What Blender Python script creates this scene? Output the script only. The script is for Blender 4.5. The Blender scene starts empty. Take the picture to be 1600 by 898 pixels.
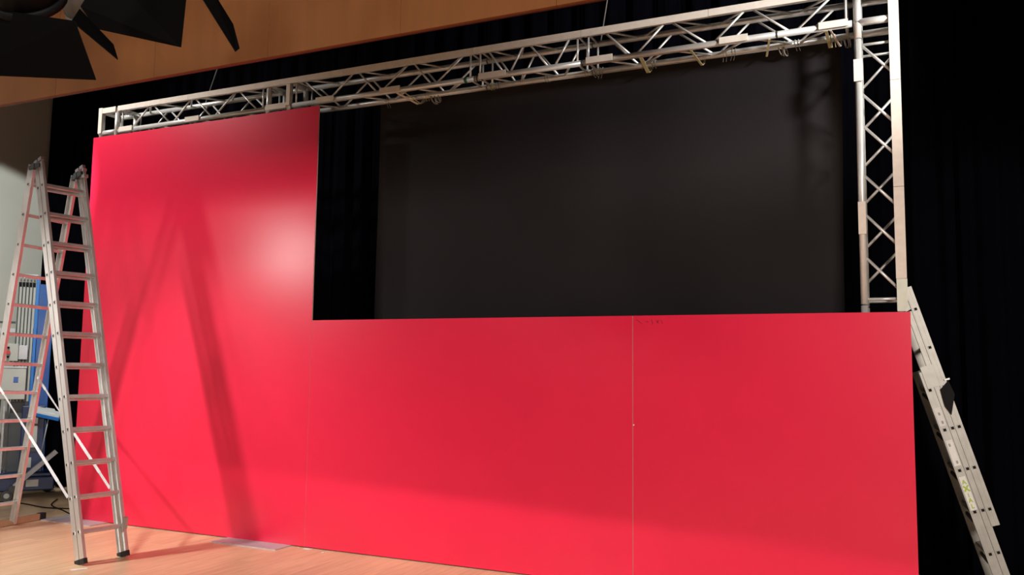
import bpy, bmesh, math, random
from mathutils import Vector, Matrix
random.seed(7)
SC = bpy.context.scene
COL = SC.collection

# ------------------------------------------------------------------ camera
YAW, PITCH, ROLL, FPX = 0.4315, 0.0939, 0.0127, 1321.16
cam_d = bpy.data.cameras.new('camera')
cam = bpy.data.objects.new('camera', cam_d)
COL.objects.link(cam)
cam_d.sensor_width = 36.0
cam_d.lens = FPX / 1600.0 * 36.0
cam_d.clip_start = 0.05
f = Vector((-math.sin(YAW) * math.cos(PITCH), math.cos(YAW) * math.cos(PITCH), math.sin(PITCH)))
r0 = Vector((math.cos(YAW), math.sin(YAW), 0))
u0 = r0.cross(f)
rr = math.cos(ROLL) * r0 + math.sin(ROLL) * u0
uu = -math.sin(ROLL) * r0 + math.cos(ROLL) * u0
M = Matrix((rr, uu, -f)).transposed().to_4x4()
M.translation = Vector((7.9838, -6.3246, 1.6424))
cam.matrix_world = M
SC.camera = cam

# ------------------------------------------------------------------ world, lights, exposure
SC.view_settings.view_transform = 'Standard'
SC.view_settings.look = 'None'
SC.view_settings.gamma = 1.0
SC.view_settings.use_curve_mapping = False
SC.view_settings.exposure = 0.0
w = bpy.data.worlds.new('world')
SC.world = w
w.use_nodes = True
w.node_tree.nodes['Background'].inputs[0].default_value = (0.75, 0.85, 1.0, 1)
w.node_tree.nodes['Background'].inputs[1].default_value = 0.03


def look(o, target):
    d = Vector(target) - o.location
    o.rotation_euler = d.to_track_quat('-Z', 'Y').to_euler()


def spot(name, loc, target, watt, colour, size, blend, radius):
    l = bpy.data.lights.new(name, 'SPOT')
    l.energy = watt
    l.color = colour
    l.spot_size = math.radians(size)
    l.spot_blend = blend
    l.shadow_soft_size = radius
    o = bpy.data.objects.new(name, l)
    COL.objects.link(o)
    o.location = loc
    look(o, target)
    return o


def area(name, loc, target, watt, colour, sx, sy):
    l = bpy.data.lights.new(name, 'AREA')
    l.energy = watt
    l.color = colour
    l.shape = 'RECTANGLE'
    l.size, l.size_y = sx, sy
    o = bpy.data.objects.new(name, l)
    COL.objects.link(o)
    o.location = loc
    look(o, target)
    return o


# spotlight front left: throws the ladder's shadow on the tall panel and gives the hot spot
spot('spot_front_left', (-0.07, -3.5, 3.34), (2.2, 0.0, 0.0), 700, (1.0, 0.93, 0.88), 64, 1.0, 0.11)
# wider lamp further back on the same side: its mirror image is the hot spot beside the screen
spot('spot_hall_left', (-1.62, -5.5, 3.68), (2.4, 0.0, 1.7), 210, (1.0, 0.93, 0.88), 80, 0.9, 0.22)
# small soft fill lamp added for the panels, faintly mirrored by the black screen
area('fill_left', (3.2, -7.4, 3.9), (3.0, 0, 2.6), 60, (1.0, 0.92, 0.86), 0.5, 0.4)
# flood with a low top barn door: lights floor and foot of the panels
LC = Vector((4.3, -3.4, 3.7))
n = (Vector((3.02, 0, 0.70)) - LC).cross(Vector((8.05, 0, 0.49)) - LC).normalized()
if n.z > 0:
    n = -n
spot('spot_stage_flood', LC, LC + n, 680, (1.0, 0.94, 0.90), 179.2, 0.02, 0.05)
# big soft fill added at the front right for the low panels
area('fill_right', (10.5, -8.0, 3.25), (5.0, 0, 1.8), 500, (1.0, 0.88, 0.80), 1.5, 1.0)
# spotlights high at both sides of the stage, on the ends of the truss
spot('spot_side_right', (10.6, -2.2, 4.4), (7.8, 0.0, 4.3), 1500, (1.0, 0.97, 0.94), 40, 0.9, 0.25)
spot('spot_side_left', (-1.2, -2.1, 6.0), (0.1, 0.0, 4.2), 720, (1.0, 0.97, 0.93), 74, 1.0, 0.1)
# spotlight on the left wall
spot('spot_wall', (1.4, -1.9, 5.0), (-2.8, 0.6, 2.2), 640, (0.93, 1.0, 0.98), 43, 0.12, 0.06)
# added fill lamp imitating warm spill on the wooden header
spot('fill_header', (3.1, -4.4, 2.5), (2.9, -2.5, 3.6), 46, (1.0, 0.78, 0.50), 75, 1.0, 0.2)


# ------------------------------------------------------------------ materials
def mat(name, colour, rough=0.5, metal=0.0, var=0.0, scale=6.0, bump=0.0, spec=0.5, coat=0.0, stretch=None):
    m = bpy.data.materials.new(name)
    m.use_nodes = True
    nt = m.node_tree
    b = nt.nodes['Principled BSDF']
    b.inputs['Roughness'].default_value = rough
    b.inputs['Metallic'].default_value = metal
    b.inputs['Specular IOR Level'].default_value = spec
    b.inputs['Coat Weight'].default_value = coat
    c = (*colour, 1)
    b.inputs['Base Color'].default_value = c
    if var or bump:
        tc = nt.nodes.new('ShaderNodeTexCoord')
        mp = nt.nodes.new('ShaderNodeMapping')
        nt.links.new(tc.outputs['Object'], mp.inputs['Vector'])
        if stretch:
            mp.inputs['Scale'].default_value = stretch
        nz = nt.nodes.new('ShaderNodeTexNoise')
        nz.inputs['Scale'].default_value = scale
        nz.inputs['Detail'].default_value = 5
        nt.links.new(mp.outputs['Vector'], nz.inputs['Vector'])
        if var:
            rp = nt.nodes.new('ShaderNodeValToRGB')
            rp.color_ramp.elements[0].position = 0.3
            rp.color_ramp.elements[1].position = 0.7
            rp.color_ramp.elements[0].color = tuple(x * (1 - var) for x in colour) + (1,)
            rp.color_ramp.elements[1].color = tuple(min(1, x * (1 + var)) for x in colour) + (1,)
            nt.links.new(nz.outputs['Fac'], rp.inputs['Fac'])
            nt.links.new(rp.outputs['Color'], b.inputs['Base Color'])
        if bump:
            bp = nt.nodes.new('ShaderNodeBump')
            bp.inputs['Strength'].default_value = bump
            bp.inputs['Distance'].default_value = 0.01
            nt.links.new(nz.outputs['Fac'], bp.inputs['Height'])
            nt.links.new(bp.outputs['Normal'], b.inputs['Normal'])
    return m


def wood(name, colour, var, rough, rnd, grain=(14, 1.2, 14), spec=0.5):
    m = mat(name, colour, rough, var=var, scale=2.0, stretch=grain, spec=spec)
    nt = m.node_tree
    b = nt.nodes['Principled BSDF']
    oi = nt.nodes.new('ShaderNodeObjectInfo')
    mr = nt.nodes.new('ShaderNodeMapRange')
    mr.inputs['To Min'].default_value = 1 - rnd
    mr.inputs['To Max'].default_value = 1 + rnd
    nt.links.new(oi.outputs['Random'], mr.inputs['Value'])
    hs = nt.nodes.new('ShaderNodeHueSaturation')
    src = b.inputs['Base Color'].links[0].from_socket
    nt.links.new(src, hs.inputs['Color'])
    nt.links.new(mr.outputs['Result'], hs.inputs['Value'])
    nt.links.new(hs.outputs['Color'], b.inputs['Base Color'])
    return m


M_RED = mat('red_laminate', (0.78, 0.020, 0.066), 0.26, var=0.02, scale=3.0, bump=0.01)
M_CORE = mat('panel_core_white', (0.62, 0.44, 0.38), 0.6)
M_ALU = mat('aluminium', (0.72, 0.71, 0.68), 0.36, 0.45, var=0.06, scale=9)
M_ALU2 = mat('ladder_aluminium', (0.64, 0.64, 0.62), 0.34, 0.6, var=0.10, scale=14, stretch=(1, 1, 0.2))
M_ALU3 = mat('grey_aluminium', (0.36, 0.355, 0.32), 0.45, 0.3, var=0.1, scale=12)  # darker grey aluminium for the leaning ladder
M_ALUD = mat('dull_aluminium', (0.42, 0.41, 0.38), 0.45, 0.4, var=0.1, scale=12)
M_TAPE = mat('white_cloth_tape', (0.74, 0.66, 0.58), 0.8, var=0.06, scale=18, bump=0.1)
M_FOIL = mat('pale_green_tape', (0.66, 0.68, 0.58), 0.55, var=0.06, scale=18)
M_BLACKCLOTH = mat('black_velvet', (0.0032, 0.0032, 0.0066), 0.95, spec=0.05, var=0.2, scale=3)
M_SCREEN = mat('black_screen_cloth', (0.029, 0.025, 0.026), 0.6, spec=0.2, var=0.12, scale=1.2)
M_BLACK = mat('black_metal', (0.006, 0.006, 0.007), 0.6, spec=0.12)
M_BLADE = mat('black_blade', (0.006, 0.0058, 0.006), 0.9, spec=0.0)
M_LAMP = mat('grey_lamp_housing', (0.10, 0.095, 0.085), 0.6)
M_RUBBER = mat('black_rubber', (0.012, 0.012, 0.012), 0.7)
M_STEEL = mat('grey_steel', (0.42, 0.43, 0.45), 0.45, 0.5, var=0.1, scale=8)
M_PLATE = mat('plate_steel', (0.55, 0.55, 0.60), 0.5, 0.3, var=0.08, scale=8)
M_WALL = mat('plaster_white', (0.70, 0.68, 0.60), 0.85, var=0.03, scale=2.0, bump=0.05)
M_CEIL = mat('dark_ceiling', (0.03, 0.028, 0.025), 0.9)
M_DARKBASE = mat('dark_subfloor', (0.12, 0.07, 0.035), 0.8)
M_FLOOR = wood('floor_wood', (0.76, 0.545, 0.335), 0.12, 0.33, 0.07)
M_HEAD = wood('header_wood', (0.17, 0.064, 0.019), 0.08, 0.65, 0.06, grain=(5, 5, 0.5), spec=0.2)
M_HEAD_SHADE = mat('header_shade_wood', (0.035, 0.013, 0.005), 0.5, var=0.1)  # header wood darkened, the underside's shade put into the colour
M_BLUE_SHADE = mat('shaded_blue_paint', (0.006, 0.022, 0.085), 0.4)  # blue paint darkened, the dim light low on the lift put into colour
M_BLUE = mat('blue_paint', (0.004, 0.085, 0.34), 0.35, var=0.08, scale=5)
M_BLUE2 = mat('bright_blue_plastic', (0.012, 0.19, 0.62), 0.4)
M_GREYBOX = mat('grey_box', (0.52, 0.52, 0.47), 0.55, var=0.04)
M_DGREY = mat('dark_grey', (0.06, 0.065, 0.07), 0.55)
M_WHITE = mat('white_paper', (0.82, 0.82, 0.80), 0.7, var=0.03)
M_REDP = mat('red_plastic', (0.55, 0.02, 0.02), 0.4)
M_GREEN = mat('green_ink', (0.42, 0.58, 0.06), 0.6)
M_GREY_INK = mat('grey_ink', (0.35, 0.36, 0.33), 0.7)
M_PENCIL = mat('dark_red_pencil', (0.36, 0.006, 0.016), 0.5)
M_STRAP = mat('white_webbing', (0.52, 0.53, 0.54), 0.7, var=0.06, scale=30)
M_TIE = mat('pale_yellow_tie', (0.50, 0.44, 0.24), 0.6, var=0.1, scale=20)
M_TIEG = mat('grey_tie', (0.28, 0.26, 0.22), 0.7)
M_TIEGR = mat('green_tape', (0.02, 0.14, 0.08), 0.6)
M_BROWN = mat('stabilizer_wood_tone', (0.40, 0.25, 0.14), 0.5, var=0.1, scale=10)
M_WIRE = mat('steel_wire', (0.30, 0.31, 0.32), 0.4, 0.4)


# ------------------------------------------------------------------ geometry helpers
def link(name, bm, m, parent=None, smooth=False):
    me = bpy.data.meshes.new(name)
    bmesh.ops.recalc_face_normals(bm, faces=bm.faces)
    bm.to_mesh(me)
    bm.free()
    for x in (m if isinstance(m, (list, tuple)) else [m]):
        me.materials.append(x)
    if smooth:
        for p in me.polygons:
            p.use_smooth = len(p.vertices) <= 4
    o = bpy.data.objects.new(name, me)
    COL.objects.link(o)
    if parent is not None:
        o.parent = parent
        o.matrix_parent_inverse = Matrix.Translation(-WORLD(parent))
    return o


def WORLD(o):
    v = Vector(o.location)
    return v if o.parent is None else v + WORLD(o.parent) - (-o.matrix_parent_inverse.translation)


def thing(name, label, cat, loc, group=None):
    o = bpy.data.objects.new(name, None)
    o.empty_display_size = 0.1
    COL.objects.link(o)
    o.location = loc
    return tag(o, label, cat, group)


def tag(o, label, cat, group=None):
    o['label'] = label
    o['category'] = cat
    if group:
        o['group'] = group
    return o


def struct(o):
    o['kind'] = 'structure'
    return o


def frame(d, up=(0, 0, 1)):
    d = Vector(d).normalized()
    up = Vector(up)
    if abs(d.dot(up)) > 0.99:
        up = Vector((0, 1, 0))
    a = up.cross(d).normalized()
    return a, d.cross(a), d


def hexa(bm, P, mi=0):
    vs = [bm.verts.new(p) for p in P]
    for q in ((0, 3, 2, 1), (4, 5, 6, 7), (0, 1, 5, 4), (1, 2, 6, 5), (2, 3, 7, 6), (3, 0, 4, 7)):
        bm.faces.new([vs[i] for i in q]).material_index = mi


def add_box(bm, lo, hi, X=None, mi=0):
    (a, b, c), (d, e, g) = lo, hi
    P = [Vector(p) for p in ((a, b, c), (d, b, c), (d, e, c), (a, e, c), (a, b, g), (d, b, g), (d, e, g), (a, e, g))]
    if X is not None:
        P = [X @ p for p in P]
    hexa(bm, P, mi)


def add_bar(bm, p, q, wa, wb, up=(0, 0, 1), mi=0):
    """bar of rectangular section from p to q; wa across 'up x d', wb the other way"""
    p, q = Vector(p), Vector(q)
    a, b, d = frame(q - p, up)
    a = a * wa / 2
    b = b * wb / 2
    hexa(bm, [p - a - b, p + a - b, p + a + b, p - a + b, q - a - b, q + a - b, q + a + b, q - a + b], mi)


def add_tube(bm, p, q, r, n=10, r2=None, caps=True):
    p, q = Vector(p), Vector(q)
    r2 = r if r2 is None else r2
    a, b, d = frame(q - p)
    A, B = [], []
    for i in range(n):
        t = 2 * math.pi * i / n
        v = a * math.cos(t) + b * math.sin(t)
        A.append(bm.verts.new(p + v * r))
        B.append(bm.verts.new(q + v * r2))
    for i in range(n):
        j = (i + 1) % n
        bm.faces.new((A[i], A[j], B[j], B[i]))
    if caps:
        bm.faces.new(A[::-1])
        bm.faces.new(B)


def add_ring(bm, c, d, R, r, n=16, k=6):
    a, b, d = frame(d)
    c = Vector(c)
    rows = []
    for i in range(n):
        t = 2 * math.pi * i / n
        o = a * math.cos(t) + b * math.sin(t)
        rows.append([bm.verts.new(c + o * (R + r * math.cos(2 * math.pi * j / k)) + d * (r * math.sin(2 * math.pi * j / k))) for j in range(k)])
    for i in range(n):
        for j in range(k):
            bm.faces.new((rows[i][j], rows[(i + 1) % n][j], rows[(i + 1) % n][(j + 1) % k], rows[i][(j + 1) % k]))


def add_sqtube(bm, p, q, s, wall, up):
    """hollow square tube, open ended"""
    p, q = Vector(p), Vector(q)
    a, b, d = frame(q - p, up)
    rings = []
    for base in (p, q):
        for h in (s / 2, s / 2 - wall):
            rings.append([bm.verts.new(base + a * (sx * h) + b * (sy * h)) for sx, sy in ((-1, -1), (1, -1), (1, 1), (-1, 1))])
    po, pi, qo, qi = rings
    for i in range(4):
        j = (i + 1) % 4
        bm.faces.new((po[i], po[j], qo[j], qo[i]))
        bm.faces.new((pi[i], qi[i], qi[j], pi[j]))
        bm.faces.new((po[i], pi[i], pi[j], po[j]))
        bm.faces.new((qo[i], qo[j], qi[j], qi[i]))
    h = s / 2 - wall
    for base, sg in ((p, 1), (q, -1)):         # black face just inside each end paints the hollow's shade
        bm.faces.new([bm.verts.new(base + d * sg * .002 + a * (sx * h) + b * (sy * h)) for sx, sy in ((-1, -1), (1, -1), (1, 1), (-1, 1))]).material_index = 1


def add_poly_tube(bm, pts, r, n=8):
    for a, b in zip(pts, pts[1:]):
        add_tube(bm, a, b, r, n)


def box(name, lo, hi, m, parent=None, X=None, bevel=0.0):
    bm = bmesh.new()
    add_box(bm, lo, hi, X)
    if bevel:
        bmesh.ops.bevel(bm, geom=bm.edges[:], offset=bevel, segments=2, affect='EDGES', profile=0.5)
    return link(name, bm, m, parent)


def bar(name, p, q, wa, wb, m, parent=None, up=(0, 0, 1)):
    bm = bmesh.new()
    add_bar(bm, p, q, wa, wb, up)
    return link(name, bm, m, parent)


def tube(name, p, q, r, m, parent=None, n=10):
    bm = bmesh.new()
    add_tube(bm, p, q, r, n)
    return link(name, bm, m, parent, True)


# ------------------------------------------------------------------ setting
FX0, FX1, FY0, FY1 = -2.8, 13.0, -7.5, 1.9
floor = struct(box('floor', (FX0 - .3, FY0, -0.25), (FX1, FY1 + .3, -0.018), M_DARKBASE))
bw = 0.145
x = FX0
shared = {}
while x < FX1 - bw:
    cut = random.uniform(-2.2, -0.2)
    for ya, yb in ((FY0, cut), (cut, FY1)):
        L = round(yb - ya, 3)
        bm = bmesh.new()
        add_box(bm, (x + .001, ya + .001, -0.018), (x + bw - .001, yb - .001, random.uniform(-0.0006, 0.0)))
        link('floor_board', bm, M_FLOOR, floor)
    x += bw

struct(box('wall_left', (-3.0, -7.5, -0.02), (-2.8, 3.0, 6.5), M_WALL))
struct(box('wall_back', (-3.0, 2.2, -0.25), (FX1, 2.4, 6.5), M_DGREY))
struct(box('ceiling', (-3.0, -7.5, 6.5), (FX1, 3.0, 6.65), M_CEIL))

# wooden header across the stage front: panels with thin joints on a frame board
HZ = 3.46
head = struct(box('trim_1', (-2.8, -2.474, HZ + .004), (FX1, -2.455, 6.5), M_HEAD_SHADE))
xs = -2.8
sh_me = None
while xs < FX1:
    hx = min(xs + 0.925, FX1)
    bm = bmesh.new()
    add_box(bm, (xs + .0012, -2.5, HZ + .002), (hx - .0012, -2.475, 6.498))
    link('wood_panel', bm, M_HEAD, head)
    xs = hx


def curtain(name, x0, x1, y, z0, z1, label, amp=0.06, pitch=0.27):
    bm = bmesh.new()
    nx = int((x1 - x0) / 0.03)
    rows = []
    zs = (z0, z0 + 0.6, (z0 + z1) / 2, z1)
    ph = random.uniform(0, 6)
    for k, z in enumerate(zs):
        row = []
        for i in range(nx + 1):
            xx = x0 + (x1 - x0) * i / nx
            t = 2 * math.pi * xx / pitch + ph + 0.5 * math.sin(1.7 * xx)
            row.append(bm.verts.new((xx, y + amp * (1 - 0.15 * k) * math.sin(t) + .02 * math.sin(2.3 * t + k * .3), z)))
        rows.append(row)
    for A, B in zip(rows, rows[1:]):
        for i in range(nx):
            bm.faces.new((A[i], A[i + 1], B[i + 1], B[i]))
    bmesh.ops.solidify(bm, geom=bm.faces[:], thickness=0.004)
    return tag(link(name, bm, M_BLACKCLOTH, None, True), label, 'curtain', 'black stage curtains')


curtain('stage_curtain', -2.72, 8.42, 1.5, 0.005, 6.45, 'wide black stage curtain hanging behind the red panels and truss')
curtain('stage_curtain', 8.46, 12.8, 1.55, 0.005, 6.45, 'black stage curtain at the far right behind the leaning ladder')

# ------------------------------------------------------------------ red panels
PX1, PX2, PX3, PH, PT = 3.042, 6.103, 8.047, 2.05, 4.085


def red_panel(x0, x1, z0, z1, label, il=0.0, ir=0.0):
    t = thing('red_panel', label, 'panel', ((x0 + x1) / 2, 0, 0), 'red display panels')
    box('face_sheet', (x0 + il, -0.002, z0), (x1 - ir, 0.0, z1), M_RED, t)
    o = box('foam_core', (x0, 0.0, z0), (x1, 0.010, z1), M_CORE, t)
    o['label'] = 'pale core showing at the cut edge'
    return t


red_panel(0.0, PX1 - .001, 0.0085, PT, 'tall glossy red panel at left behind the stepladder, with a white light reflection', 0, .0014)
red_panel(PX1 + .001, PX2 - .001, 0.0085, PH, 'low red panel in the middle, directly under the left half of the black screen', 0, .001)
t = red_panel(PX2 + .001, PX3, 0.0085, PH, 'low red panel at right, under the truss tower, with a scribble in its top corner', .0018)
for a, b in (((.03, -.03), (.075, -.065)), ((.105, -.045), (.125, -.05)), ((.15, -.03), (.16, -.07)), ((.185, -.035), (.205, -.06)), ((.205, -.035), (.19, -.06)), ((.225, -.035), (.235, -.065))):
    bar('pencil_stroke', (PX2 + a[0], -0.0026, PH + a[1]), (PX2 + b[0], -0.0026, PH + b[1]), 0.006, 0.0008, M_PENCIL, t, up=(0, 1, 0))
bm = bmesh.new()
add_tube(bm, (PX2 + .008, -0.005, 1.215), (PX2 + .008, -0.002, 1.215), 0.006, 10)
link('tack', bm, M_TAPE, t)

# ------------------------------------------------------------------ truss frame
truss = thing('truss_frame', 'white and silver aluminium box truss goalpost frame standing behind the red panels', 'truss', (4.0, 0.16, 0))
CY0, CY1, ZB, ZT, CR = 0.045, 0.285, 4.14, 4.38, 0.025


def chord(p, q, m=M_ALU):
    return tube('chord', p, q, CR, m, truss, 12)


def brace(p, q, r=0.009, m=M_ALU):
    return tube('brace', p, q, r, m, truss, 8)


def section_x(x0, x1, tops, bots):
    for y in (CY0, CY1):
        for z in (ZB, ZT):
            chord((x0 + .004, y, z), (x1 - .004, y, z))
        for xx in (x0 + .045, x1 - .045):
            brace((xx, y, ZB + CR * .8), (xx, y, ZT - CR * .8))
    for z in (ZB, ZT):
        for xx in (x0 + .045, x1 - .045):
            brace((xx, CY0 + CR * .8, z), (xx, CY1 - CR * .8, z))
    nodes = sorted([(v, 1) for v in tops] + [(v, 0) for v in bots])
    for (a, ta), (b, tb) in zip(nodes, nodes[1:]):
        g = 0.035
        za, zb = (ZT - .02, ZB + .02) if ta else (ZB + .02, ZT - .02)
        brace((a + g, CY0, za), (b - g, CY0, zb))
        brace((a + g, CY1, zb if False else za), (b - g, CY1, zb))
        # top and bottom faces run the other way
        ya, yb = (CY0 + .02, CY1 - .02) if ta else (CY1 - .02, CY0 + .02)
        brace((a + g, ya, ZT), (b - g, yb, ZT))
        brace((a + g, ya, ZB), (b - g, yb, ZB))


def corner(x0, x1):
    """cube of eight-tube corner block"""
    for y in (CY0, CY1):
        for z in (ZB, ZT):
            tube('corner_tube', (x0, y, z), (x1, y, z), CR + .002, M_ALU, truss, 12)
        for xx in (x0 + .026, x1 - .026):
            tube('corner_tube', (xx, y, ZB - .12), (xx, y, ZT + .02), CR + .002, M_ALU, truss, 12)
    for z in (ZB, ZT):
        for xx in (x0 + .026, x1 - .026):
            tube('corner_tube', (xx, CY0, z), (xx, CY1, z), CR, M_ALU, truss, 12)


corner(0.04, 0.325)
corner(2.365, 2.675)
corner(7.735, 8.02)
section_x(0.33, 2.36, (0.80, 1.39, 1.98), (0.50, 1.10, 1.67, 2.27))
section_x(2.68, 4.67, (2.79, 3.417, 4.016, 4.58), (3.10, 3.68, 4.26))
section_x(4.675, 5.665, (4.77, 5.16, 5.58), (4.98, 5.39))
section_x(5.67, 7.73, (5.83, 6.38, 7.0, 7.62), (6.10, 6.71, 7.32))


def tower(x0, x1, seen):
    xa, xb = x0 + .026, x1 - .026
    for xx in (xa, xb):
        for y in (CY0, CY1):
            chord((xx, y, 2.11), (xx, y, ZB - .125))
            chord((xx, y, 0.01), (xx, y, 2.10))
    for z in (0.10, 2.0, 2.145, ZB - .17):
        for y in (CY0, CY1):
            brace((xa, y, z), (xb, y, z), 0.010)
        for xx in (xa, xb):
            brace((xx, CY0, z), (xx, CY1, z), 0.010)
    if seen:
        for z in (3.97, 3.61, 3.38, 3.02, 2.741, 2.433):
            brace((xa + .02, CY0, z), (xb - .02, CY0, z - .215), 0.010)
        for z in (3.657, 3.36, 3.094, 2.83, 2.514, 2.266):
            zz = 1.64 + (z - 1.64) * 1.036
            brace((xa + .02, CY1, zz), (xb - .02, CY1, zz + .205), 0.010)
        zz = [2.17 + .3 * i for i in range(7)]
        for i, (a, b) in enumerate(zip(zz, zz[1:])):
            ya, yb = (CY0 + .02, CY1 - .02) if i % 2 else (CY1 - .02, CY0 + .02)
            for xx in (xa, xb):
                brace((xx, ya, a + .03), (xx, yb, b - .03))
    o = box('base_plate', (x0 - .22, CY0 - .26 if x0 < 7 else .012, 0.0), (x1 + .22, CY1 + .2, 0.008), M_PLATE, truss)


# towers stand behind the panels; plates slide under the panel edge
tower(7.735, 8.02, True)
tower(2.365, 2.675, False)
tower(0.04, 0.325, False)

# cloth hook-tape stuck on the front chords
YF = CY0 - CR


def tape_strip(lo, hi, m=M_TAPE):
    return box('tape_strip', lo, hi, m, truss)


for a, b in ((0.10, 0.30), (0.335, 1.35), (1.353, 2.36), (2.363, 3.3), (3.303, 4.66), (4.663, 5.66), (5.663, 6.7), (6.703, 7.76)):
    tape_strip((a, YF - .012, ZT - .028 + random.uniform(-.002, .002)), (b, YF - .001, ZT + .028))
for a, b in ((0.37, 0.56), (1.32, 1.51), (2.38, 2.63), (2.985, 3.19), (3.705, 3.92), (4.72, 4.98), (5.705, 5.93), (6.783, 6.995), (7.50, 7.70)):
    tape_strip((a, YF - .012, ZB - .022), (b, YF - .001, ZB + .03))
tape_strip((0.045, YF - .012, ZB - .01), (0.095, YF - .001, ZT + .035))
tape_strip((2.63, YF - .012, ZB + .0), (2.672, YF - .001, ZT - .03))
for a, b in ((3.68, 4.8), (2.92, 3.677), (2.28, 2.917)):
    tape_strip((7.965, YF - .012, a), (8.032, YF - .001, b))
o = tape_strip((7.967, YF - .012, 2.056), (8.034, YF - .001, 2.278), M_FOIL)
o['label'] = 'pale greenish tape piece'
tape_strip((7.73, YF - .012, 3.70), (7.79, YF - .001, 3.86))
tape_strip((7.735, YF - .012, 2.60), (7.785, YF - .001, 2.83))

# suspension wires
for k, (p, q, lab) in enumerate((((1.317, 0.285, 4.40), (2.17, 0.285, 6.5), 'thin steel wire rising from the left part of the truss to the header'),
                                 ((5.74, 0.285, 4.40), (6.08, 0.285, 6.5), 'thin steel wire rising from the middle of the truss to the top of the photo'))):
    bm = bmesh.new()
    add_tube(bm, p, q, 0.006, 8)
    tag(link('suspension_wire', bm, M_WIRE, None, True), lab, 'wire', 'wires holding the truss')

# ------------------------------------------------------------------ black screen
scr = thing('black_screen', 'large plain black cloth screen hung from the truss above the low red panels', 'screen', (5.53, 0.38, 0))
bm = bmesh.new()
SX0, SX1, SZ0, SZ1 = 3.47, 7.62, 0.4, 4.17
nx, nz = 40, 16
rows = []
for k in range(nz + 1):
    z = SZ0 + (SZ1 - SZ0) * k / nz
    rows.append([bm.verts.new((SX0 + (SX1 - SX0) * i / nx + (0.008 * math.sin(z * 2.1) if i in (0, nx) else 0),
                               0.385 + 0.004 * math.sin(i * .7 + z) + 0.003 * math.sin(z * 3 + i * .2), z)) for i in range(nx + 1)])
for A, B in zip(rows, rows[1:]):
    for i in range(nx):
        bm.faces.new((A[i], A[i + 1], B[i + 1], B[i]))
bmesh.ops.solidify(bm, geom=bm.faces[:], thickness=0.004)
link('screen_cloth', bm, M_SCREEN, scr, True)
tube('hanging_batten', (SX0 - .02, 0.385, SZ1), (SX1 + .02, 0.385, SZ1), 0.016, M_BLACK, scr)
tube('hem_tube', (SX0, 0.385, SZ0), (SX1, 0.385, SZ0), 0.014, M_BLACK, scr)


def tie(xx, m=M_TIEG, w=0.006, dx=0.0, front=False, tail=0.04):
    """cord wrapped round the rear lower chord and the batten, or a band from the front chord to the rear one"""
    bm = bmesh.new()
    if front:
        pts = [(xx - dx, CY0 - .005, ZB - CR - .004), (xx, CY1 - .03, ZB - CR - .055), (xx + dx * .1, CY1 + CR + .008, ZB - .04), (xx + dx * .1, .385, SZ1 + .018)]
        for a, b in zip(pts, pts[1:]):
            add_bar(bm, a, b, w, .003, up=(1, 0, 0) if w < .01 else (0, 0, 1))
    else:
        for s in (-1, 1):
            x1 = xx + s * .012
            pts = [(x1 + dx, .385, SZ1 + .018), (x1, CY1 - .01, ZB + CR + .004), (x1, CY1 - CR - .004, ZB), (x1 + dx * .3, CY1 - .01, ZB - CR - .003), (x1 + dx, CY1, ZB - CR - tail)]
            for a, b in zip(pts, pts[1:]):
                add_bar(bm, a, b, w, w * .5, up=(1, 0, 0))
    link('tie_cord', bm, m, scr)


for xx in (3.62, 4.06, 4.72, 4.78, 5.25, 5.62, 5.68, 5.75, 6.12, 6.2, 6.78, 6.85, 7.22, 7.32, 7.58):
    tie(xx, random.choice((M_TIEG, M_TIEG, M_TIE)), random.choice((.005, .007)), random.uniform(-.02, .03), tail=random.uniform(.005, .05))
for xx, m, w, dx in ((3.97, M_TAPE, .030, .09), (4.00, M_TIE, .014, .05), (6.16, M_TIE, .03, .0), (6.60, M_TIE, .018, .04), (7.56, M_TIE, .022, .01), (7.63, M_TAPE, .014, .05), (7.10, M_TIE, .016, -.05)):
    tie(xx, m, w, dx, True)
# coiled cord bundle beside the white strap, bundle at right
for cx, n in ((4.10, 5), (7.20, 3), (7.66, 3)):
    bm = bmesh.new()
    for k in range(n):
        add_ring(bm, (cx + .016 * k, .31, ZB - .03 + random.uniform(-.01, .01)), (1, .3 * random.uniform(-1, 1), .2), .045, .005, 14, 5)
    link('cord_coil', bm, M_TIEG, scr, True)
bm = bmesh.new()
add_tube(bm, (4.575, CY0, ZB), (4.60, CY0, ZB), CR + .003, 12)
o = link('tape_band', bm, M_TIEGR, truss, True)
o['label'] = 'dark green tape band'
for xx in (4.69, 4.74, 5.66, 7.20):
    bm = bmesh.new()
    add_tube(bm, (xx, CY0, ZB), (xx + .012, CY0, ZB), CR + .003, 12)
    link('tape_band', bm, M_DGREY, truss, True)

# ------------------------------------------------------------------ standing combination ladder
NB, FB = Vector((1.883, -1.37, 0)), Vector((1.944, -1.009, 0))
NT, FT = Vector((0.80, -1.193, 3.47)), Vector((0.868, -0.812, 3.47))
lad = thing('combination_ladder', 'silver aluminium double stepladder standing open in front of the tall red panel', 'ladder', ((NB + FB) / 2 + Vector((-1, .3, 0))))
RW, RD = 0.024, 0.062          # rail: width along the rung, depth


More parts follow.
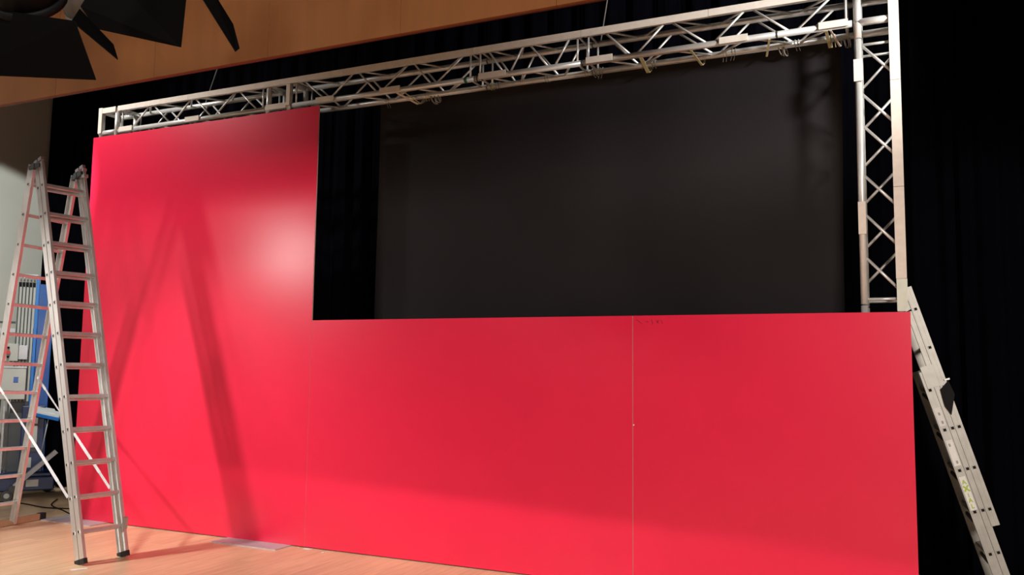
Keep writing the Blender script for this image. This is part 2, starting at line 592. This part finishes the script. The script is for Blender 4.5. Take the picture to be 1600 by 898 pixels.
def ladder_section(A0, A1, B0, B1, rungs, nrm, off, m=M_ALU2, solid=False, rung_s=0.028, parent=None, ext=0.004):
    """rails A (near) and B (far) from foot 0 to head 1, shifted off along nrm"""
    parent = parent or lad
    A0, A1, B0, B1 = [p + nrm * off for p in (A0, A1, B0, B1)]
    across = (B0 - A0).normalized()
    for p, q, s in ((A0, A1, 1), (B0, B1, -1)):
        bm = bmesh.new()
        a, b, d = frame(q - p, across)
        if solid:
            add_bar(bm, p, q, RD, RW, up=across)
            add_bar(bm, p - a * RD * .22 - across * s * (RW / 2 + .0008), q - a * RD * .22 - across * s * (RW / 2 + .0008), RD * .34, .0016, up=across)
            add_bar(bm, p + a * RD * .26 - across * s * (RW / 2 + .0008), q + a * RD * .26 - across * s * (RW / 2 + .0008), RD * .34, .0016, up=across)
            link('rail', bm, m, parent)
            continue
        # C profile: web on the outside, two flanges to the inside
        add_bar(bm, p - across * s * (RW / 2 - .002), q - across * s * (RW / 2 - .002), RD, .004, up=across)
        for sgn in (-1, 1):
            add_bar(bm, p + a * sgn * (RD / 2 - .004) + across * s * .002, q + a * sgn * (RD / 2 - .004) + across * s * .002, .008, RW - .004, up=across)
        link('rail', bm, m, parent)
    L = (A1 - A0).length
    for sdist in rungs:
        k = sdist / L
        p = A0.lerp(A1, k) - across * (RW / 2 + ext)
        q = B0.lerp(B1, k) + across * (RW / 2 + ext)
        bm = bmesh.new()
        add_sqtube(bm, p, q, rung_s, .0035, (A1 - A0).normalized())
        link('rung', bm, [m, M_BLACK], parent)
    return A0, A1, B0, B1


across = (FB - NB).normalized()
nA = across.cross((NT - NB).normalized()).normalized()
if nA.x < 0:
    nA = -nA            # towards the outside of the A (right)
rungsA = [0.26 + .2845 * i for i in range(12)]
ladder_section(NB, NT, FB, FT, rungsA, nA, -0.037)
N2, F2 = NB.lerp(NT, .0), FB.lerp(FT, .0)
ladder_section(N2, NB.lerp(NT, .995), F2, FB.lerp(FT, .995), rungsA, nA, 0.037)
for P in (NB, FB):
    for off in (-.037, .037):
        d = (NT - NB).normalized()
        c = P + nA * off
        bar('foot_cap', c + Vector((0, 0, .001)) - d * 0.0, c + d * .045, RD + .006, RW + .008, M_RUBBER, lad, up=across)
# rear support section
BF = Vector((-0.134, -0.552, 0.03))
rB = (FB - NB).normalized()
rB = (rB * .6 + Vector((-.1, .35, 0)).normalized() * .4).normalized()
BN = BF - rB * 0.40
HF = FT + Vector((-.07, .0, -.05))
HN = NT + Vector((-.085, .0, -.02))
nB = rB.cross((HN - BN).normalized()).normalized()
LB = (HN - BN).length
RD, RW = 0.078, 0.028
ladder_section(BN, HN, BF, HF, [0.22 + .2845 * i for i in range(12)], nB, 0.0)
RD, RW = 0.050, 0.024
# stabilizer bar under the rear section
s0, s1 = BF - rB * .62, Vector((-.215, -.215, .03))
o = bar('stabilizer_bar', s0 + Vector((0, 0, .005)), s1 + Vector((0, 0, .005)), .045, .06, M_BROWN, lad)
for p, d in ((s0, -rB), (s1, (s1 - s0).normalized())):
    c = bar('end_cap', p + Vector((0, 0, .005)), p + d * .07 + Vector((0, 0, .005)), .055, .068, M_RUBBER, o)
# hinge heads
for A, B in ((NT, HN), (FT, HF)):
    bm = bmesh.new()
    add_bar(bm, A - nA * -.05 + Vector((0, 0, -.05)), B + Vector((-.02, 0, -.03)), .05, .036, up=(0, 0, 1))
    add_tube(bm, A.lerp(B, .5) - across * .03 + Vector((0, 0, -.03)), A.lerp(B, .5) + across * .03 + Vector((0, 0, -.03)), .03, 12)
    link('hinge', bm, M_DGREY, lad)
    for off in (-.037, .037):
        d = (NT - NB).normalized()
        bar('rail_cap', A + nA * off, A + nA * off + d * .03, RD + .005, RW + .006, M_STEEL, lad, up=across)
o = bar('hook', FT + nA * .065 - Vector((0, 0, .09)), FT + nA * .115 - Vector((0, 0, .10)), .04, .03, M_ALUD, lad)
o = bar('hook', FT + nA * .06 - Vector((0, 0, .02)), FT + nA * .085 - Vector((0, 0, .03)), .035, .03, M_ALUD, lad)
# spreader straps
for (P0, P1, k0), (Q0, Q1, k1) in (((NB, NT, .155), (BN, HN, .415)), ((FB, FT, .165), (BF, HF, .43))):
    a = P0.lerp(P1, k0) - nA * .067 - across * .016
    b = Q0.lerp(Q1, k1) - across * .016
    bm = bmesh.new()
    n = 8
    pts = [a.lerp(b, i / n) for i in range(n + 1)]
    for i in range(n):
        tw = .9 * math.sin(i * .9)
        add_bar(bm, pts[i], pts[i + 1], .024, .002, up=(math.sin(tw), -math.cos(tw), .2))
    link('strap', bm, M_STRAP, lad)
# locking catch at the lowest rung of the far rail
bm = bmesh.new()
c = FB.lerp(FT, .075) + nA * .07
add_bar(bm, c - Vector((0, 0, .05)), c + Vector((.01, 0, .05)), .03, .03)
add_bar(bm, c + Vector((.012, -.02, -.07)), c + Vector((0, -.02, .0)), .014, .014)
link('catch', bm, M_ALUD, lad)

# ------------------------------------------------------------------ extension ladder leaning at the right
lad2 = thing('extension_ladder', 'three-section aluminium extension ladder leaning behind the right edge of the red panels', 'ladder', (8.6, .5, 0))
d2 = Vector((-.2905, 0, .957)).normalized()
n2 = Vector((d2.z, 0, -d2.x))           # to the right of the rail
wv = Vector((-.105, 1, 0)).normalized()
Y2 = 0.345
# reference: right edge of the upper section passes (8.057, 2.25) at y=.345
ref = Vector((8.058, Y2, 2.255))
sec = {'upper': -.024, 'middle': -.066, 'lower': -.118}
RW, RD = 0.024, 0.046


def along(s, off):
    return ref + n2 * off + d2 * s        # s negative = downwards


foot_s = -2.255 / d2.z


def rs_from(v0, lo, hi):
    out = []
    v = v0
    while v > lo + .1:
        if v < hi - .04:
            out.append(v)
        v -= .2845
    return out


for key, top, bot, rd, yo in (('upper', 0.0, -1.70, .052, .0), ('middle', -.17, foot_s + .03, .04, .006), ('lower', -.60, foot_s + .02, .058, .0)):
    off = sec[key]
    RD = rd
    A0, A1 = along(bot, off) + wv * yo, along(top, off) + wv * yo
    B0, B1 = A0 + wv * (.40 - 2 * yo), A1 + wv * (.40 - 2 * yo)
    rungs = [v - bot for v in rs_from(-.165, bot, top) if key != 'middle' or v < -.95]
    ladder_section(A0, A1, B0, B1, rungs, n2, 0.0, M_ALU3, parent=lad2, rung_s=.026, ext=.006, solid=True)
for off, rd in ((sec['middle'], .04), (sec['lower'], .05)):
    for yo in (0.0, .40):
        c = along(foot_s + .012, off) + wv * yo
        bar('foot_cap', c, c + d2 * .05, rd + .006, .034, M_RUBBER, lad2, up=wv)
# catch plate and black hook where the sections overlap
fr = -wv * 0.0145
c = along(-.705, -.05) + fr
bm = bmesh.new()
add_bar(bm, along(-.565, -.072) + fr, along(-.72, -.072) + fr, .115, .004, up=wv)
link('guide_plate', bm, M_ALU3, lad2)
bm = bmesh.new()
P = [along(-.745, -.055), along(-.70, .012), along(-.80, .02), along(-.93, -.045), along(-.86, -.064)]
vs0 = [bm.verts.new(p + fr - wv * .003) for p in P]
vs1 = [bm.verts.new(p + fr - wv * .011) for p in P]
bm.faces.new(vs0)
bm.faces.new(vs1[::-1])
for i in range(5):
    j = (i + 1) % 5
    bm.faces.new((vs0[i], vs1[i], vs1[j], vs0[j]))
link('hook', bm, M_BLACK, lad2)
bar('hook_tip', along(-.69, -.01) + fr, along(-.69, .025) + fr, .012, .02, M_ALU, lad2, up=wv)
# rung brackets seen between near and far rails
for s in (-.76, -1.05, -1.33, -1.62, -1.9):
    bar('bracket', along(s, -.145) + wv * .2, along(s - .035, -.137) + wv * .05, .014, .02, M_DGREY, lad2)
# stickers
lx = sec['lower']


def sticker(s0, s1, m=M_WHITE, w=.042):
    bm = bmesh.new()
    add_bar(bm, along(s0, lx) - wv * .0135, along(s1, lx) - wv * .0135, w, .002, up=wv)
    return link('sticker', bm, m, lad2)


sticker(-.86, -.99)
sticker(-1.09, -1.27)
stk = sticker(-1.345, -1.575)


def add_text(txt, size, origin, xdir, ydir, m, parent, name, bold=0.0):
    cu = bpy.data.curves.new('txt', 'FONT')
    cu.body = txt
    cu.size = size
    cu.align_x = 'CENTER'
    cu.align_y = 'CENTER'
    cu.extrude = 0.0008
    cu.offset = bold + .0012
    tmp = bpy.data.objects.new('txt', cu)
    COL.objects.link(tmp)
    bpy.context.view_layer.update()
    me = bpy.data.meshes.new_from_object(tmp)
    bpy.data.objects.remove(tmp)
    xd, yd = Vector(xdir).normalized(), Vector(ydir).normalized()
    zd = xd.cross(yd)
    X = Matrix((xd, yd, zd)).transposed().to_4x4()
    X.translation = Vector(origin)
    me.transform(X)
    me.name = name
    me.materials.clear()
    me.materials.append(m)
    o = bpy.data.objects.new(name, me)
    COL.objects.link(o)
    o.parent = parent
    o.matrix_parent_inverse = Matrix.Translation(-WORLD(parent))
    return o


# lettering runs down the rail
for ch, s, sz, bo in (('A', -1.385, .034, 0), ('X', -1.43, .044, .0016), ('I', -1.475, .030, 0), ('A', -1.51, .034, 0), ('L', -1.55, .032, 0)):
    add_text(ch, sz * 1.2, along(s, lx) - wv * .0155, n2, d2, M_GREEN, stk, 'lettering', bo)
for s, dx in ((-.895, .002), (-.955, .004), (-1.115, -.004), (-1.235, .004)):
    bm = bmesh.new()
    add_bar(bm, along(s, lx + dx) - wv * .0155, along(s - .02, lx + dx) - wv * .0155, .012, .001, up=wv)
    link('printed_mark', bm, M_GREY_INK, lad2)

# ------------------------------------------------------------------ personnel lift at the back left
LO = Vector((-1.80, 0.72, 0))
lift = thing('mast_lift', 'blue and grey mobile mast lift by the white wall, partly behind the stepladder', 'lift', LO)
LX = Matrix.Translation(LO) @ Matrix.Rotation(math.radians(54), 4, 'Z')


def lbox(name, lo, hi, m, bevel=0.0, parent=None):
    return box(name, lo, hi, m, parent or lift, LX, bevel)


def L3(x, y, z):
    return LX @ Vector((x, y, z))


lbox('chassis', (-.42, -.28, .10), (.34, .30, .26), M_BLUE_SHADE, .015)
lbox('chassis_top', (-.40, -.24, .262), (.30, .26, .30), M_BLUE_SHADE, .008)
for xx, yy, r_ in ((-.36, -.31, .095), (-.15, -.31, .06), (-.34, .32, .095), (.28, .32, .07)):
    bm = bmesh.new()
    add_tube(bm, L3(xx, yy - .022, r_), L3(xx, yy + .022, r_), r_, 20)
    wh = link('wheel', bm, M_DGREY, lift, True)
    bm = bmesh.new()
    add_tube(bm, L3(xx, yy - .027, r_), L3(xx, yy + .027, r_), r_ * .5, 14)
    link('hub', bm, M_GREYBOX, wh, True)
# blue mast column and nested aluminium sections
lbox('mast_column', (.015, .0, .30), (.05, .10, 2.66), M_BLUE2, .004)
lbox('mast_housing', (.052, .0, .30), (.22, .12, 2.60), M_BLUE, .006)
for k in range(5):
    x0 = -.175 + k * .037
    lbox('mast_section', (x0, .0, 1.15), (x0 + .014, .10, 2.56), M_DGREY)
    lbox('mast_section', (x0 + .0145, .012, 1.15), (x0 + .0365, .09, 2.555), M_GREYBOX)
    bm = bmesh.new()
    add_tube(bm, L3(x0 + .012, .02, 2.66), L3(x0 + .030, .02, 2.66), .035, 14)
    link('pulley', bm, M_STEEL, lift, True)
    bm = bmesh.new()
    add_box(bm, (x0 + .002, .0, 2.56), (x0 + .034, .06, 2.615), LX)
    link('bracket', bm, M_BLACK, lift)
lbox('shaded_mast_base', (-.18, .0, .30), (.012, .10, 1.145), M_DGREY, .004)  # lower mast in dark grey, its shade put into the colour
lbox('top_plate', (-.17, -.01, 2.70), (.03, .09, 2.715), M_STEEL)
lbox('side_arm', (-.42, .03, 2.10), (-.18, .05, 2.125), M_DGREY)
lbox('side_arm', (-.42, .03, 1.99), (-.18, .05, 2.04), M_STEEL)
# control box with stop button
cb = lbox('control_box', (-.27, -.16, 1.64), (-.13, -.06, 1.85), M_GREYBOX, .006)
lbox('control_box_side', (-.128, -.15, 1.66), (-.03, -.05, 1.83), M_STEEL, .004)
for z, r_, m in ((1.745, .024, M_REDP), (1.80, .014, M_BLACK), (1.69, .014, M_BLACK)):
    bm = bmesh.new()
    add_tube(bm, L3(-.235, -.162, z), L3(-.235, -.20, z), r_, 14)
    o = link('button', bm, m, cb, True)
    if m is M_REDP:
        o['label'] = 'red emergency stop button'
gb = lbox('battery_box', (-.33, -.18, 1.18), (-.03, -.03, 1.55), M_GREYBOX, .008)
lbox('lid', (-.335, -.185, 1.552), (-.025, -.025, 1.575), M_STEEL, .004, gb)
lbox('blue_label', (-.16, -.184, 1.38), (-.11, -.1805, 1.45), M_BLUE, 0, gb)
bm = bmesh.new()
add_poly_tube(bm, [L3(-.2, -.1, 1.60), L3(-.2, -.1, 1.66)], .018)
link('stem', bm, M_BLACK, lift, True)
for k, (xx, z0, z1, m) in enumerate(((-.30, .3, 1.18, M_DGREY), (-.25, .3, 1.18, M_STEEL), (-.21, .3, 1.18, M_DGREY))):  # outer two dark grey, the lower lift's shade put into their colour
    lbox('upright', (xx, -.09, z0), (xx + .022, -.06, z1), m)
lbox('drive_housing', (-.05, -.13, .30), (.20, -.005, 1.10), M_BLUE_SHADE, .01)
ap = lbox('notice_board', (.0, -.145, .55), (.135, -.132, 1.0), M_DGREY)
lbox('notice_sheet', (.012, -.149, .60), (.125, -.1455, .86), M_GREYBOX, 0, ap)
lbox('notice_sheet', (.012, -.149, .885), (.125, -.1455, .96), M_STEEL, 0, ap)
lbox('small_label', (.015, -.1345, .36), (.08, -.1305, .48), M_GREYBOX)
# outrigger arms
bm = bmesh.new()
add_bar(bm, L3(-.08, -.34, .17), L3(.34, -.30, .56), .06, .05)
og = link('outrigger', bm, M_STEEL, lift)
bm = bmesh.new()
add_tube(bm, L3(-.09, -.37, .14), L3(-.09, -.30, .14), .045, 14)
link('outrigger_foot', bm, M_DGREY, og, True)
tube('strut', L3(.18, -.22, .52), L3(.24, -.2, .98), .008, M_STEEL, lift)
lbox('base_sign', (.04, -.287, .15), (.17, -.2815, .23), M_GREYBOX)
bar('outrigger', L3(-.50, -.1, .30), L3(-.36, -.15, .95), .03, .03, M_STEEL, lift)
lbox('red_handle', (-.47, -.25, .52), (-.40, -.2, .78), M_REDP, .01)
# document tray with papers
tr = Matrix.Translation(L3(.20, -.18, 1.0)) @ Matrix.Rotation(math.radians(54), 4, 'Z') @ Matrix.Rotation(math.radians(14), 4, 'Y') @ Matrix.Rotation(math.radians(16), 4, 'X')
tray = box('document_tray', (-.13, -.10, -.02), (.16, .10, .02), M_BLUE2, lift, tr, .004)
bm = bmesh.new()
add_box(bm, (-.11, -.09, .021), (.15, .08, .04), tr)
add_box(bm, (-.12, -.06, .041), (.10, .09, .052), tr @ Matrix.Rotation(.2, 4, 'Z'))
link('paper_stack', bm, M_WHITE, tray)

# ------------------------------------------------------------------ bits on the floor
tag(box('tape_mark', (-.06, -.018, .0), (.06, .018, .0012), M_WHITE, None, Matrix.Translation((1.99, -1.475, 0)) @ Matrix.Rotation(1.0, 4, 'Z')),
    'short white tape mark on the floor in front of the stepladder foot', 'tape')
tag(box('tape_mark', (3.065, -.05, 0.0), (3.145, -.014, .003), M_WHITE, None),
    'small white tape mark on the floor at the seam of the red panels', 'tape')
for a, b, s in ((3.33, -.11, .012), (3.34, -.075, .008), (3.0, -.03, .006)):
    bm = bmesh.new()
    bmesh.ops.create_icosphere(bm, subdivisions=1, radius=s, matrix=Matrix.Translation((a, b, s * .45)) @ Matrix.Diagonal((1, .8, .45, 1)))
    o = link('paper_scrap', bm, M_WHITE)
    tag(o, {.012: 'larger white paper crumb on the floor right of the panel seam', .008: 'small white crumb nearer the red panel, right of the panel seam', .006: 'tiny white crumb at the foot of the tall red panel beside the seam'}[s], 'scrap')


def floor_cable(pts, label):
    bm = bmesh.new()
    P = []
    for i in range(len(pts) - 1):
        p0 = Vector(pts[max(i - 1, 0)]); p1 = Vector(pts[i]); p2 = Vector(pts[i + 1]); p3 = Vector(pts[min(i + 2, len(pts) - 1)])
        for k in range(8):
            s = k / 8
            P.append(.5 * ((2 * p1) + (p2 - p0) * s + (2 * p0 - 5 * p1 + 4 * p2 - p3) * s * s + (3 * p1 - p0 - 3 * p2 + p3) * s ** 3))
    P.append(Vector(pts[-1]))
    add_poly_tube(bm, P, .007, 8)
    tag(link('floor_cable', bm, M_BLACK, None, True), label, 'cable')


floor_cable([(-1.9, .25, .008), (-1.3, .36, .008), (-.8, .30, .008), (-.35, .42, .008), (.2, .5, .008), (.6, .6, .008)], 'thin black cable on the floor in front of the mast lift')
floor_cable([(-1.2, .75, .008), (-.9, .45, .008), (-.5, .28, .008), (-.05, .12, .008), (.1, .35, .008), (.25, .7, .008)], 'thin black cable crossing the other one, running from lift towards the panels')

# ------------------------------------------------------------------ stage spotlights with barn doors (top left)
def spotlight(label, C, blades, aim, loc_bar, hm):
    t = thing('stage_spotlight', label, 'spotlight', C, 'spotlights on the front bar')
    C = Vector(C)
    a, b, d = frame(Vector(aim))
    bm = bmesh.new()
    add_tube(bm, C - d * .34, C - d * .02, .15, 20)
    add_tube(bm, C - d * .40, C - d * .34, .09, 20, .15)
    link('housing', bm, hm, t, True)
    bm = bmesh.new()
    add_tube(bm, C - d * .03, C + d * .01, .155, 28)
    link('door_frame', bm, hm, t, True)
    bm = bmesh.new()
    for s in (-1, 1):
        add_bar(bm, C - d * .18 + a * s * .18, Vector((C.x, C.y, C.z + .38)) - d * .18 + a * s * .18, .035, .006, up=a)
    add_bar(bm, Vector((C.x, C.y, C.z + .38)) - d * .18 - a * .183, Vector((C.x, C.y, C.z + .38)) - d * .18 + a * .183, .006, .035)
    link('yoke', bm, M_BLACK, t)
    top = Vector((C.x, C.y, C.z + .38)) - d * .18
    bm = bmesh.new()
    add_bar(bm, top, Vector((top.x, loc_bar[0], loc_bar[1] - .028)), .04, .05)
    link('clamp', bm, M_BLACK, t)
    for Q in blades:
        bm = bmesh.new()
        P = [Vector(p) for p in Q]
        nn = (P[1] - P[0]).cross(P[-1] - P[0]).normalized() * .002
        A = [bm.verts.new(p + nn) for p in P]
        B = [bm.verts.new(p - nn) for p in P]
        bm.faces.new(A)
        bm.faces.new(B[::-1])
        for i in range(len(P)):
            j = (i + 1) % len(P)
            bm.faces.new((A[i], B[i], B[j], A[j]))
        link('barn_door', bm, M_BLADE, t)
    return t


spotlight('black stage spotlight with barn doors at the top left corner of the photo', (4.593, -4.0, 3.203),
          [[(4.386, -4.1, 3.164), (5.027, -4.1, 2.993), (4.915, -3.9, 2.831), (4.005, -3.9, 2.98)],
           [(5.008, -4.1, 2.996), (4.978, -3.85, 2.928), (4.7, -3.65, 3.108), (4.719, -3.85, 3.196)]],
          (-.45, .75, -.55), (-4.3, 3.85), M_BLACK)
spotlight('black stage spotlight with barn doors just right of the corner one, over the wooden header', (4.21, -3.36, 3.47),
          [[(4.397, -3.6, 3.365), (4.571, -3.62, 3.517), (5.119, -3.62, 3.381), (4.967, -3.5, 3.109), (4.425, -3.53, 3.274)],
           [(5.12, -3.6, 3.354), (5.252, -3.45, 3.063), (5.208, -3.38, 3.109), (4.99, -3.2, 3.332), (5.027, -3.4, 3.433)]],
          (-.30, .75, -.60), (-3.25, 4.05), M_LAMP)
lb = thing('lighting_bar', 'black lighting bar above the two spotlights', 'bar', (4.5, -4.3, 3.85))
tube('pipe', (0.5, -4.3, 3.85), (8.0, -4.3, 3.85), .025, M_BLACK, lb, 12)
tube('pipe', (0.5, -3.25, 4.05), (8.0, -3.25, 4.05), .025, M_BLACK, lb, 12)
for xx in (1.0, 4.0, 7.0):
    tube('hanger', (xx, -4.3, 3.85), (xx, -4.3, 6.5), .008, M_WIRE, lb, 8)
    tube('hanger', (xx, -3.25, 4.05), (xx, -3.25, 6.5), .008, M_WIRE, lb, 8)
